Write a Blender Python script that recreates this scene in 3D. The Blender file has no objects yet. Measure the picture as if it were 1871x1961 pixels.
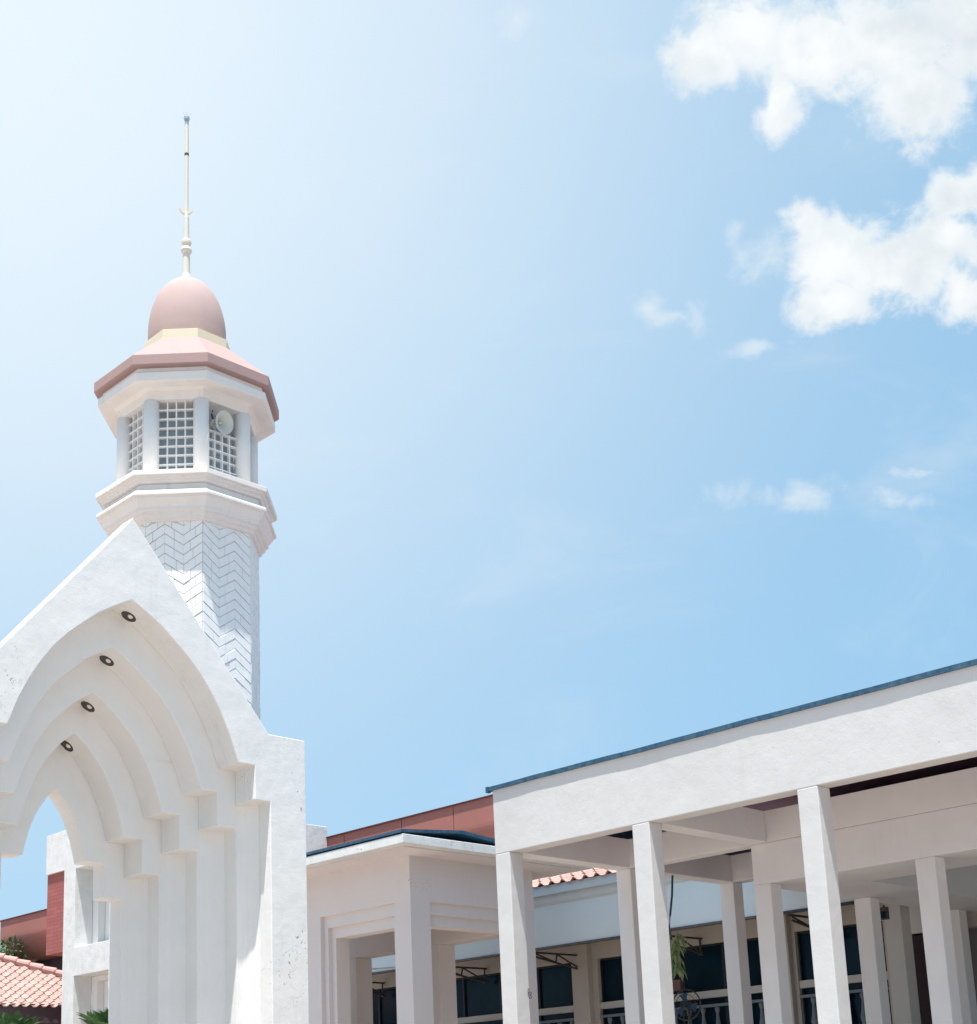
import bpy, bmesh, math, random
from mathutils import Vector, Matrix, noise
from mathutils.geometry import tessellate_polygon
random.seed(7)
C = bpy.context.scene.collection
SC = bpy.context.scene
R = math.radians

# ------------------------------------------------------------------ camera
yaw, pitch, roll = R(44.5), R(12.38), R(-2.49)
f = Vector((math.cos(pitch)*math.cos(yaw), math.cos(pitch)*math.sin(yaw), math.sin(pitch)))
r0 = Vector((math.sin(yaw), -math.cos(yaw), 0)); u0 = r0.cross(f)
r2 = math.cos(roll)*r0 + math.sin(roll)*u0
u2 = -math.sin(roll)*r0 + math.cos(roll)*u0
cam = bpy.data.cameras.new("camera"); camo = bpy.data.objects.new("camera", cam); C.objects.link(camo)
M = Matrix((( r2.x, u2.x, -f.x, 0), (r2.y, u2.y, -f.y, 0), (r2.z, u2.z, -f.z, 1.6), (0, 0, 0, 1)))
camo.matrix_world = M
cam.sensor_fit = 'HORIZONTAL'; cam.sensor_width = 36
cam.lens = 36*2753/1871
cam.shift_y = (1523-980.5)/1871
cam.clip_start = .1; cam.clip_end = 3000
SC.camera = camo

# ------------------------------------------------------------------ exposure
SC.view_settings.view_transform = 'Standard'; SC.view_settings.look = 'None'
SC.view_settings.exposure = 0.96; SC.view_settings.gamma = 1
SC.cycles.max_bounces = 8; SC.cycles.diffuse_bounces = 5

# ------------------------------------------------------------------ sun
to_sun = Vector((-.20, -.135, 1)).normalized()
sun = bpy.data.lights.new("sun", 'SUN'); suno = bpy.data.objects.new("sun", sun); C.objects.link(suno)
sun.energy = 4.25; sun.angle = R(.5); sun.color = (1, .965, .91)
suno.rotation_euler = to_sun.to_track_quat('Z', 'Y').to_euler(); suno.location = (0, 0, 60)

# ------------------------------------------------------------------ world: sky with clouds
W = bpy.data.worlds.new("World"); SC.world = W; W.use_nodes = True
nt = W.node_tree; nt.nodes.clear(); N = nt.nodes; L = nt.links
def wn(t, **k):
    n = N.new(t)
    for a, b in k.items(): setattr(n, a, b)
    return n
def lk(a, b): L.new(a, b)
out = wn('ShaderNodeOutputWorld'); bg = wn('ShaderNodeBackground'); bg.inputs[1].default_value = .0915
lk(bg.outputs[0], out.inputs[0])
sky = wn('ShaderNodeTexSky', sky_type='NISHITA', sun_disc=False)
sky.sun_elevation = math.asin(to_sun.z); sky.sun_rotation = math.atan2(to_sun.x, to_sun.y)
sky.air_density = 1.0; sky.dust_density = 1.6; sky.ozone_density = 1.5
tc = wn('ShaderNodeTexCoord'); D = tc.outputs['Generated']
def vm(op, a, b=None):
    n = wn('ShaderNodeVectorMath', operation=op)
    if isinstance(a, tuple): n.inputs[0].default_value = a
    else: lk(a, n.inputs[0])
    if b is not None:
        if isinstance(b, tuple): n.inputs[1].default_value = b
        else: lk(b, n.inputs[1])
    return n
def mt(op, a, b=None, c=None, clamp=False):
    n = wn('ShaderNodeMath', operation=op); n.use_clamp = clamp
    for i, x in enumerate((a, b, c)):
        if x is None: continue
        if isinstance(x, (int, float)): n.inputs[i].default_value = x
        else: lk(x, n.inputs[i])
    return n.outputs[0]
def sstep(x, a, b):
    n = wn('ShaderNodeMapRange', interpolation_type='SMOOTHSTEP')
    lk(x, n.inputs[0]); n.inputs[1].default_value = a; n.inputs[2].default_value = b
    return n.outputs[0]
def mixc(fac, a, b):
    n = wn('ShaderNodeMix', data_type='RGBA')
    if isinstance(fac, (int, float)): n.inputs[0].default_value = fac
    else: lk(fac, n.inputs[0])
    for i, x in ((6, a), (7, b)):
        if isinstance(x, tuple): n.inputs[i].default_value = x
        else: lk(x, n.inputs[i])
    return n.outputs[2]
Fw, Rw, Uw = (.646, .635, .423), (.701, -.713, 0), (-.301, -.296, .906)
dF = mt('MAXIMUM', vm('DOT_PRODUCT', D, Fw).outputs['Value'], .05)
uu = mt('DIVIDE', vm('DOT_PRODUCT', D, Rw).outputs['Value'], dF)
vv = mt('DIVIDE', vm('DOT_PRODUCT', D, Uw).outputs['Value'], dF)
cmb = wn('ShaderNodeCombineXYZ'); lk(uu, cmb.inputs[0]); lk(vv, cmb.inputs[1])
uv = cmb.outputs[0]
def nz(vec, scale, detail=8, rough=.6, dist=0):
    n = wn('ShaderNodeTexNoise'); lk(vec, n.inputs['Vector'])
    n.inputs['Scale'].default_value = scale; n.inputs['Detail'].default_value = detail
    n.inputs['Roughness'].default_value = rough; n.inputs['Distortion'].default_value = dist
    return n
n1 = nz(uv, 26, 6, .55)
warp = vm('MULTIPLY', vm('SUBTRACT', n1.outputs['Color'], (.5, .5, .5)).outputs[0], (.035, .03, 0)).outputs[0]
uvw = vm('ADD', uv, warp).outputs[0]
thick = [(0.1573, 0.2521, 0.0302, 0.0214), (0.1858, 0.2679, 0.0367, 0.0273), (0.2292, 0.2554, 0.0469, 0.0305), (0.276, 0.2581, 0.0637, 0.0365), (0.3328, 0.2653, 0.0503, 0.0455), (0.2082, 0.2238, 0.0152, 0.0233), (0.2968, 0.2249, 0.0405, 0.0309), (0.2248, 0.1517, 0.0165, 0.0193), (0.2405, 0.1268, 0.0328, 0.0276), (0.2785, 0.1219, 0.0484, 0.0276), (0.3127, 0.1336, 0.0414, 0.0275), (0.324, 0.1606, 0.024, 0.024), (0.3291, 0.1035, 0.0208, 0.0197), (0.2442, 0.1037, 0.033, 0.0164),
         (-.55, .5, .16, .05), (.8, .35, .2, .07), (-.9, .1, .2, .05)]
wisp = [(0.1204, 0.1015, 0.0111, 0.0138), (0.1478, 0.0978, 0.0097, 0.0125), (0.1366, 0.0933, 0.0174, 0.0066), (0.194, 0.1287, 0.0172, 0.0156), (0.1792, 0.1488, 0.0103, 0.0081), (0.217, -0.0241, 0.045, 0.0125), (0.2885, -0.0306, 0.0215, 0.0077), (0.3059, -0.0133, 0.025, 0.0063), (0.0394, 0.2782, 0.0126, 0.0103), (0.1922, 0.0776, 0.0209, 0.0053)]
def field(lst, vec, k=.25):
    cur = None
    for (a, b, c, d) in lst:
        s = vm('SUBTRACT', vec, (a, b, 0)).outputs[0]
        q = vm('MULTIPLY', s, (1/c, 1/d, 0)).outputs[0]
        l = vm('LENGTH', q).outputs['Value']
        if cur is None: cur = l
        else:
            n = wn('ShaderNodeMath', operation='SMOOTH_MIN'); lk(cur, n.inputs[0]); lk(l, n.inputs[1]); n.inputs[2].default_value = k
            cur = n.outputs[0]
    return cur
fb = nz(uv, 38, 12, .62, .3)
fbv = mt('SUBTRACT', fb.outputs['Fac'], .5)
ft = mt('SUBTRACT', 1.13, field(thick, uvw))
dt = sstep(mt('ADD', ft, mt('MULTIPLY', fbv, 1.9)), -.12, .62)
fw = mt('SUBTRACT', 1.15, field(wisp, uvw))
dw = mt('MULTIPLY', sstep(mt('ADD', fw, mt('MULTIPLY', fbv, 3.6)), -.25, 1.5), .62)
thin = nz(vm('MULTIPLY', uv, (5.0, 11.0, 1)).outputs[0], 1.0, 9, .6, .6)
dth = mt('MULTIPLY', sstep(thin.outputs['Fac'], .47, .85), .30)
dens = mt('MAXIMUM', dt, mt('MAXIMUM', dw, dth), clamp=True)
# bright, thin haze round the side of the sky where the light is strongest
gl = vm('DOT_PRODUCT', D, tuple(Vector((.27, .70, .665)).normalized())).outputs['Value']
glow = mt('POWER', mt('DIVIDE', mt('SUBTRACT', gl, .62), .385, clamp=True), 3.0)
glow = mt('MULTIPLY', glow, .95)
pale = (5.0, 5.5, 5.85, 1)
hz = mixc(.70, sky.outputs[0], (1.98, 3.70, 5.15, 1))
c1 = mixc(glow, hz, pale)
core = sstep(ft, .1, 1.0)
sh = nz(uv, 12, 5, .5)
shade = mt('MULTIPLY', sstep(sh.outputs['Fac'], .42, .68), .5)
lowf = nz(uv, 17, 7, .55, .2); lows = nz(vm('ADD', uv, (-.010, .016, 0)).outputs[0], 17, 7, .55, .2)
rel = mt('MULTIPLY', mt('SUBTRACT', lows.outputs['Fac'], lowf.outputs['Fac']), 2.6)
low = sstep(vv, .30, .08)
shade = mt('ADD', mt('ADD', shade, rel), mt('MULTIPLY', sstep(uu, .20, .34), .35), clamp=True)
cl = mixc(shade, (5.45, 5.6, 5.65, 1), (3.9, 4.35, 4.65, 1))
cl = mixc(core, (4.7, 5.1, 5.35, 1), cl)
c2 = mixc(dens, c1, cl)
lk(c2, bg.inputs[0])

# ------------------------------------------------------------------ helpers
def loc_of(p):
    v = Vector((0, 0, 0))
    while p is not None: v += p.location; p = p.parent
    return v
class MB:
    def __init__(s): s.v = []; s.f = []
    def add(s, vs, fs):
        b = len(s.v); s.v += [tuple(x) for x in vs]; s.f += [tuple(i+b for i in q) for q in fs]; return s
    def box(s, x0, x1, y0, y1, z0, z1):
        if x0 > x1: x0, x1 = x1, x0
        if y0 > y1: y0, y1 = y1, y0
        if z0 > z1: z0, z1 = z1, z0
        return s.add([(x0,y0,z0),(x1,y0,z0),(x1,y1,z0),(x0,y1,z0),(x0,y0,z1),(x1,y0,z1),(x1,y1,z1),(x0,y1,z1)],
              [(0,3,2,1),(4,5,6,7),(0,1,5,4),(1,2,6,5),(2,3,7,6),(3,0,4,7)])
    def prism(s, poly, fn, a, b):
        """poly: simple 2-D outline; fn(u, v, w) -> point; from w=a to w=b"""
        n = len(poly); tri = tessellate_polygon([[Vector((p[0], p[1], 0)) for p in poly]])
        vs = [fn(p[0], p[1], a) for p in poly] + [fn(p[0], p[1], b) for p in poly]
        fs = [tuple(t) for t in tri] + [tuple(i+n for i in reversed(t)) for t in tri]
        fs += [(i, (i+1) % n, (i+1) % n+n, i+n) for i in range(n)]
        return s.add(vs, fs)
    def tube(s, pts, rad, seg=8):
        pts = [Vector(p) for p in pts]; rings = []
        rads = rad if isinstance(rad, (list, tuple)) else [rad]*len(pts)
        vs = []
        for i, p in enumerate(pts):
            d = (pts[min(i+1, len(pts)-1)]-pts[max(i-1, 0)]).normalized()
            a = d.orthogonal().normalized()
            if abs(d.z) < .99: a = d.cross(Vector((0, 0, 1))).normalized()
            b = d.cross(a)
            vs += [p + rads[i]*(math.cos(t)*a+math.sin(t)*b) for t in [2*math.pi*k/seg for k in range(seg)]]
        fs = []
        for i in range(len(pts)-1):
            for k in range(seg):
                fs.append((i*seg+k, i*seg+(k+1) % seg, (i+1)*seg+(k+1) % seg, (i+1)*seg+k))
        fs.append(tuple(range(seg-1, -1, -1))); fs.append(tuple((len(pts)-1)*seg+k for k in range(seg)))
        return s.add(vs, fs)
    def lathe(s, prof, c, seg=32, rot=0, cap=True, axis=None):
        """prof: (radius, height); about c"""
        vs = []; n = len(prof)
        ax = Vector(axis).normalized() if axis else Vector((0, 0, 1))
        a = ax.orthogonal().normalized() if axis else Vector((1, 0, 0)); b = ax.cross(a)
        for (r, z) in prof:
            for k in range(seg):
                t = rot+2*math.pi*k/seg
                vs.append(Vector(c)+ax*z+r*(math.cos(t)*a+math.sin(t)*b))
        fs = [(i*seg+k, i*seg+(k+1) % seg, (i+1)*seg+(k+1) % seg, (i+1)*seg+k) for i in range(n-1) for k in range(seg)]
        if cap: fs += [tuple(range(seg-1, -1, -1)), tuple((n-1)*seg+k for k in range(seg))]
        return s.add(vs, fs)
    def build(s, name, mat, parent=None, bevel=0, smooth=False, **tags):
        me = bpy.data.meshes.new(name); o0 = loc_of(parent)
        me.from_pydata([(x[0]-o0.x, x[1]-o0.y, x[2]-o0.z) for x in s.v], [], s.f)
        bm = bmesh.new(); bm.from_mesh(me); bmesh.ops.recalc_face_normals(bm, faces=bm.faces[:]); bm.to_mesh(me); bm.free()
        if smooth:
            for p in me.polygons: p.use_smooth = True
        me.materials.append(mat)
        o = bpy.data.objects.new(name, me); C.objects.link(o)
        if parent: o.parent = parent
        if bevel:
            m = o.modifiers.new("bevel", 'BEVEL'); m.width = bevel; m.segments = 2; m.limit_method = 'ANGLE'; m.angle_limit = R(40)
        for k, v in tags.items(): o[k] = v
        return o
def thing(name, label, cat, loc=(0, 0, 0), group=None):
    o = bpy.data.objects.new(name, None); C.objects.link(o); o.location = loc; o.empty_display_size = .3
    o['label'] = label; o['category'] = cat
    if group: o['group'] = group
    return o
XZ = lambda u, v, w: (u, w, v)
YZ = lambda u, v, w: (w, u, v)

# ------------------------------------------------------------------ materials
def mat(name, base=(.8, .8, .8), rough=.8, var=.0, var2=None, vscale=1.5, bump=0, bscale=60, metal=0, spec=.3, cracks=0, streak=0, crackcol=(.12, .13, .14), chips=0, blotch=0, spots=None):
    m = bpy.data.materials.new(name); m.use_nodes = True; t = m.node_tree; n = t.nodes; l = t.links
    p = n['Principled BSDF']; p.inputs['Roughness'].default_value = rough; p.inputs['Metallic'].default_value = metal
    p.inputs['Specular IOR Level'].default_value = spec
    g = n.new('ShaderNodeNewGeometry'); pos = g.outputs['Position']
    def noise_(sc, det=6, ro=.6, vec=pos, dist=0):
        q = n.new('ShaderNodeTexNoise'); l.new(vec, q.inputs['Vector']); q.inputs['Scale'].default_value = sc
        q.inputs['Detail'].default_value = det; q.inputs['Roughness'].default_value = ro; q.inputs['Distortion'].default_value = dist; return q.outputs['Fac']
    def rng(x, a, b, c=0, d=1):
        q = n.new('ShaderNodeMapRange'); l.new(x, q.inputs[0])
        for i, k in enumerate((a, b, c, d)): q.inputs[i+1].default_value = k
        return q.outputs[0]
    def mul(a, b):
        q = n.new('ShaderNodeMath'); q.operation = 'MULTIPLY'; l.new(a, q.inputs[0])
        if isinstance(b, float): q.inputs[1].default_value = b
        else: l.new(b, q.inputs[1])
        return q.outputs[0]
    def mix(fac, a, b):
        q = n.new('ShaderNodeMix'); q.data_type = 'RGBA'; l.new(fac, q.inputs[0])
        for i, x in ((6, a), (7, b)):
            if isinstance(x, tuple): q.inputs[i].default_value = (*x[:3], 1)
            else: l.new(x, q.inputs[i])
        return q.outputs[2]
    col = tuple(base)
    v2 = var2 or tuple(c*.8 for c in base)
    if var > 0:
        col = mix(mul(rng(noise_(vscale, 8, .65), .35, .72), float(var)), col, v2)
    if blotch > 0:
        col = mix(mul(rng(noise_(.55, 5, .55), .5, .75), float(blotch)), col, tuple(c*.86 for c in base))
    if streak > 0:
        mp = n.new('ShaderNodeMapping'); l.new(pos, mp.inputs[0]); mp.inputs['Scale'].default_value = (9, 9, .55)
        sfac = mul(rng(noise_(1, 7, .7, mp.outputs[0]), .55, .8), rng(noise_(1.3, 3), .42, .62))
        col = mix(mul(sfac, float(streak)), col, (.36, .37, .37))
    bsock = None
    if bump > 0:
        bsock = noise_(bscale, 8, .6)
        lw = noise_(3.0, 4, .5)
        a = n.new('ShaderNodeMath'); a.operation = 'MULTIPLY_ADD'; l.new(lw, a.inputs[0]); a.inputs[1].default_value = 5.0; l.new(bsock, a.inputs[2]); bsock = a.outputs[0]
        bp = n.new('ShaderNodeBump'); bp.inputs['Strength'].default_value = bump; bp.inputs['Distance'].default_value = .006
        l.new(bsock, bp.inputs['Height']); l.new(bp.outputs[0], p.inputs['Normal'])
    if cracks > 0:
        wv = n.new('ShaderNodeVectorMath'); wv.operation = 'MULTIPLY_ADD'
        nn = n.new('ShaderNodeTexNoise'); l.new(pos, nn.inputs['Vector']); nn.inputs['Scale'].default_value = 5; nn.inputs['Detail'].default_value = 5
        l.new(nn.outputs['Color'], wv.inputs[0]); wv.inputs[1].default_value = (.5, .5, .5); l.new(pos, wv.inputs[2])
        vo = n.new('ShaderNodeTexVoronoi'); vo.feature = 'DISTANCE_TO_EDGE'; l.new(wv.outputs[0], vo.inputs['Vector']); vo.inputs['Scale'].default_value = 1.6
        line = rng(vo.outputs['Distance'], .002, .007, 1, 0)
        msk = rng(noise_(1.9, 6, .75), .68-.07*cracks, .71-.07*cracks)
        col = mix(mul(line, mul(msk, .75)), col, crackcol)
    if chips > 0:
        ch = rng(noise_(14, 5, .62), .74-.05*chips, .76-.05*chips)
        msk = rng(noise_(1.7, 4, .6), .57, .62)
        col = mix(mul(ch, mul(msk, .8)), col, (.20, .21, .22))
    if spots:
        tot = None
        for (x, y, z, r_, st_) in spots:
            q = n.new('ShaderNodeVectorMath'); q.operation = 'SUBTRACT'; l.new(pos, q.inputs[0]); q.inputs[1].default_value = (x, y, z)
            q2 = n.new('ShaderNodeVectorMath'); q2.operation = 'MULTIPLY'; l.new(q.outputs[0], q2.inputs[0]); q2.inputs[1].default_value = (1/r_, 1/r_, 1/(r_*st_))
            q3 = n.new('ShaderNodeVectorMath'); q3.operation = 'LENGTH'; l.new(q2.outputs[0], q3.inputs[0])
            d_ = rng(q3.outputs['Value'], 1, .2)
            if tot is None: tot = d_
            else:
                a = n.new('ShaderNodeMath'); a.operation = 'MAXIMUM'; l.new(tot, a.inputs[0]); l.new(d_, a.inputs[1]); tot = a.outputs[0]
        a = n.new('ShaderNodeMath'); a.operation = 'MULTIPLY_ADD'; l.new(tot, a.inputs[0]); a.inputs[1].default_value = .12; l.new(noise_(17, 4, .55, pos, .8), a.inputs[2])
        f1 = rng(a.outputs[0], .755, .77); f1 = mul(f1, rng(tot, 0, .1))
        rdg = n.new('ShaderNodeMath'); rdg.operation = 'ABSOLUTE'; b_ = n.new('ShaderNodeMath'); b_.operation = 'SUBTRACT'; l.new(noise_(3.2, 5, .6, pos, .4), b_.inputs[0]); b_.inputs[1].default_value = .5; l.new(b_.outputs[0], rdg.inputs[0])
        f2 = mul(mul(rng(rdg.outputs[0], .006, .002), rng(tot, .05, .3)), rng(noise_(5), .5, .56))
        col = mix(mul(f1, .75), col, (.17, .18, .19)); col = mix(mul(f2, .6), col, (.2, .21, .22))
    if isinstance(col, tuple): p.inputs['Base Color'].default_value = (*col[:3], 1)
    else: l.new(col, p.inputs['Base Color'])
    return m
WHITE = (.78, .775, .765)
plaster = mat('white_plaster', WHITE, .85, .35, (.70, .70, .69), 2.2, .35, 45, blotch=.35, streak=.10)
fasciap = mat('portico_white_paint', (.615, .61, .61), .85, .45, (.55, .545, .54), 1.8, .3, 40, blotch=.5, streak=.22, cracks=.35)
worn = mat('worn_white_plaster', WHITE, .85, .5, (.66, .67, .67), 2.2, .35, 45, cracks=.0, streak=.35, chips=.3, blotch=.4, spots=[(12.15, 16, 3.6, .45, 1.6), (12.4, 16, 4.1, .3, 2), (12.45, 16, 6.2, .22, 2.5), (12.2, 16, 6.9, .3, .6), (11.6, 16.3, 6.3, .3, 1), (12.52, 16.1, 5.2, .12, 8), (8.0, 16, 7.0, .25, 2.2)])
old = mat('weathered_plaster', (.74, .74, .73), .9, .6, (.55, .56, .56), 3, .4, 40, cracks=.8, streak=.9, chips=1.2, blotch=.4, spots=[(20, 37, 9.7, .9, .5), (20, 36, 7.0, .5, 3), (20, 35, 6.1, 1.2, .4), (16.5, 17.24, 6.1, .9, .3), (22, 27.25, 8.4, .8, .5), (15.5, 18.5, 6.0, 1.0, .2)])
greyp = mat('portico_paint', (.75, .745, .755), .8, .5, (.67, .665, .68), 1.3, .3, 50, blotch=.5, streak=.2)
porch = mat('porch_paint', (.71, .66, .65), .8, .4, (.65, .60, .60), 1.6, .3, 50, blotch=.4, streak=.12, chips=.4, spots=[(16.33, 18.1, 5.5, .3, .6), (16.6, 18.02, 5.45, .3, .5)])
tile_stone = mat('white_stone_cladding', (.84, .84, .84), .75, .45, (.74, .75, .76), 4, .2, 70)
joint = mat('dark_joint', (.72, .73, .75), .9, .3)
stone_trim = mat('pale_cornice_stone', (.78, .75, .73), .8, .45, (.68, .64, .62), 2.5, .25, 50, streak=.5, cracks=.4)
pinkd = mat('glare_paled_terracotta', (.46, .345, .325), .8, .5, (.41, .30, .285), 3, .15, 60, spec=.15, streak=.25)  # terracotta with the pale wash of sun glare put into its base colour
pinkr = mat('terracotta_roof_paint', (.40, .28, .265), .75, .45, (.35, .24, .23), 3, .15, 60, spec=.2, streak=.3)
cream = mat('cream_paint', (.70, .63, .47), .6, .3, (.62, .56, .43), 4, .1, 60)
gold = mat('ivory_metal_paint', (.66, .635, .56), .45, .3, (.58, .54, .45), 6, 0, spec=.5)
grille = mat('white_grille_paint', (.80, .80, .79), .7, .2)
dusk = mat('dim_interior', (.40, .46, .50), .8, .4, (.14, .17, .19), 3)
hornm = mat('grey_horn_metal', (.52, .54, .50), .4, .3, (.40, .42, .39), 8, spec=.5)
dark = mat('dark_metal', (.05, .05, .055), .5, .3, spec=.4)
bluem = mat('blue_roof_metal', (.008, .060, .125), .6, .9, (.07, .14, .19), 12, .2, 30, metal=.0, spec=.4)
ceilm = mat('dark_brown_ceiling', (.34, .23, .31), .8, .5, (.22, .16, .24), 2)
bluec = mat('blue_grey_ceiling', (.07, .24, .36), .8, .4, (.05, .18, .28), 1.5)
red = mat('terracotta_cladding', (.38, .155, .13), .7, .5, (.33, .13, .11), 1.2, .15, 40, blotch=.3)
redline = mat('dark_red_seam', (.10, .03, .03), .8)
panelm = mat('pale_blue_panel', (.72, .82, .87), .6, .3, (.66, .77, .82), 2, .1, 40, chips=.2)
gutterm = mat('pale_blue_gutter', (.62, .69, .73), .6, .4, (.50, .57, .61), 3)
wallm = mat('beige_grey_wall', (.50, .46, .42), .85, .4, (.43, .40, .37), 1.5, .2, 50)
glass = mat('dark_teal_glass', (.004, .022, .040), .15, .8, (.002, .008, .016), 1.3, spec=.12)
framem = mat('dark_window_frame', (.02, .025, .03), .5)
sillm = mat('grey_window_rail', (.52, .52, .50), .7, .3)
rooft = mat('terracotta_tile', (.48, .325, .29), .75, 1.0, (.33, .205, .18), 3.5, .2, 40, streak=.25)
ridget = mat('ridge_tile', (.54, .32, .29), .75, .6, (.43, .24, .22), 5, .2, 40)
fasc = mat('dark_fascia_board', (.10, .065, .075), .7, .4)
groundm = mat('pale_concrete_paving', (.40, .335, .285), .9, .6, (.31, .26, .22), .6, .2, 20)
cablem = mat('white_cable', (.8, .8, .8), .5)
bulbm = mat('frosted_bulb', (.75, .72, .66), .3, spec=.5)
canm = mat('dark_lamp_housing', (.07, .06, .055), .5, .3)
barkm = mat('bark', (.16, .12, .09), .9, .5, bump=.5, bscale=20)
petm = mat('floral_cloth', (.30, .12, .14), .8, .9, (.05, .10, .08), 14)
def leafmat(name, a, b):
    m = mat(name, a, .55, .9, b, 5, spec=.35)
    p = m.node_tree.nodes['Principled BSDF']
    return m
leaf = leafmat('leaf_green', (.045, .10, .035), (.10, .17, .07))
palmm = leafmat('palm_green', (.05, .13, .035), (.11, .20, .07))
hangm = leafmat('pale_green_leaf', (.10, .20, .07), (.38, .42, .22))

# brick cladding
def brickmat():
    m = mat('red_brick', (.40, .14, .12), .85); t = m.node_tree; n = t.nodes; l = t.links
    g = n.new('ShaderNodeNewGeometry'); sp = n.new('ShaderNodeSeparateXYZ'); l.new(g.outputs['Position'], sp.inputs[0])
    cb = n.new('ShaderNodeCombineXYZ'); l.new(sp.outputs[1], cb.inputs[0]); l.new(sp.outputs[2], cb.inputs[1])
    b = n.new('ShaderNodeTexBrick'); l.new(cb.outputs[0], b.inputs['Vector']); b.inputs['Scale'].default_value = 1
    b.inputs['Brick Width'].default_value = .42; b.inputs['Row Height'].default_value = .105; b.inputs['Mortar Size'].default_value = .006
    b.inputs['Color1'].default_value = (.38, .13, .115, 1); b.inputs['Color2'].default_value = (.33, .105, .095, 1); b.inputs['Mortar'].default_value = (.20, .08, .075, 1)
    l.new(b.outputs['Color'], n['Principled BSDF'].inputs['Base Color']); return m
brick = brickmat()

# ------------------------------------------------------------------ ground
MB().add([(-500, -500, 0), (500, -500, 0), (500, 500, 0), (-500, 500, 0)], [(0, 1, 2, 3)]).build('ground', groundm, kind='structure')

# ------------------------------------------------------------------ arched portal
PX, PY = 9.67, 16.0
portal = thing('arched_portal', 'tall white pointed-arch portal with stepped nested arches and a steep gable', 'gateway', (PX, PY, 0))
Aw = [1.70, 1.42, 1.10, .79, .47]; Zs = [6.46, 6.14, 5.85, 5.55, 5.25]; Za = [8.45, 7.92, 7.40, 6.93, 6.23]
Bw = [1.98, 1.69, 1.38, 1.08, .77]; Cw = [2.24, 2.00, 1.67, 1.36, 1.05]
curve = [(0, 1), (.14, .935), (.28, .86), (.40, .775), (.52, .69), (.64, .58), (.75, .45), (.84, .32), (.925, .17), (1, 0)]
def outline(k, gz, drop=0, wide=2.86, sh=6.95):
    a, zs, za, b, c = Aw[k], Zs[k], Za[k], Bw[k], Cw[k]
    x = gz/1.0
    top = 9.62-drop; kn = (top-(sh-drop))/1.2
    o = [(-wide, 0), (-wide, sh-drop), (-kn, sh-drop), (0, top), (kn, sh-drop), (wide, sh-drop), (wide, 0)]
    i = [(c, 0), (c, zs-.49), (b, zs-.49), (b, zs)] + [(a*q[0], zs+(za-zs)*q[1]) for q in reversed(curve)]
    i += [(-a*q[0], zs+(za-zs)*q[1]) for q in curve[1:]] + [(-b, zs), (-b, zs-.49), (-c, zs-.49), (-c, 0)]
    return [(PX+p[0], p[1]) for p in o+i]
Yk = [16.0, 16.48, 16.96, 17.44, 17.92, 18.24]
mb = MB().prism(outline(0, 0), XZ, 16.0, 16.26); mb.prism(outline(0, 0, .30, 2.80), XZ, 16.26, 16.48)
mb.build('gable_front', worn, portal, bevel=.012)
for k in range(1, 5):
    MB().prism(outline(k, 0, .30+.04*k, 2.80), XZ, Yk[k], Yk[k+1]).build('arch_rib', plaster, portal, bevel=.012)
for k, (dx, dz, dy, an) in enumerate([(.168, .0, .35, 28.5), (.125, .0, .35, 30), (.135, .0, .37, 34), (.10, .0, .385, 40)]):
    a_, zs_, za_ = Aw[k], Zs[k], Za[k]
    x1_, z1_ = a_*.14, zs_+(za_-zs_)*.935
    lx = PX+dx; lz = za_-(za_-z1_)*dx/x1_; ly = Yk[k]+dy
    ax = (-math.sin(R(an)), 0, -math.cos(R(an)))
    h = MB().lathe([(.108, -.05), (.108, .010), (.100, .012), (.095, .006), (.001, .005)], (lx, ly, lz), 28, axis=ax, cap=False)
    o = h.build('downlight', canm, portal, smooth=False)
    MB().lathe([(.124, -.02), (.124, .008), (.109, .011), (.109, -.02)], (lx, ly, lz), 28, axis=ax, cap=False).build('trim_ring', plaster, o)
    MB().lathe([(.040, .004), (.038, .018), (.026, .030), (.001, .034)], (lx+.016, ly-.020, lz), 16, axis=ax, cap=False).build('bulb', bulbm, o, smooth=True)
# concave corner between each lower reveal and the next nested jamb
for k in range(4):
    c, z = Cw[k], Zs[k]-.49; cn = Cw[k+1]
    for sg in (-1, 1):
        pl = [(c, Yk[k]+.29), (c, Yk[k+1]+.002), (cn+.02, Yk[k+1]+.002)]
        for q in (.25, .5, .75): pl.append((cn+.02+(c-cn-.02)*q, Yk[k+1]-(Yk[k+1]-Yk[k]-.29)*(q**1.9)))
        MB().prism([(PX+sg*p[0], p[1]) for p in pl], lambda u, v, w: (u, v, w), 0, z).build('jamb_cove', plaster, portal)

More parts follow.
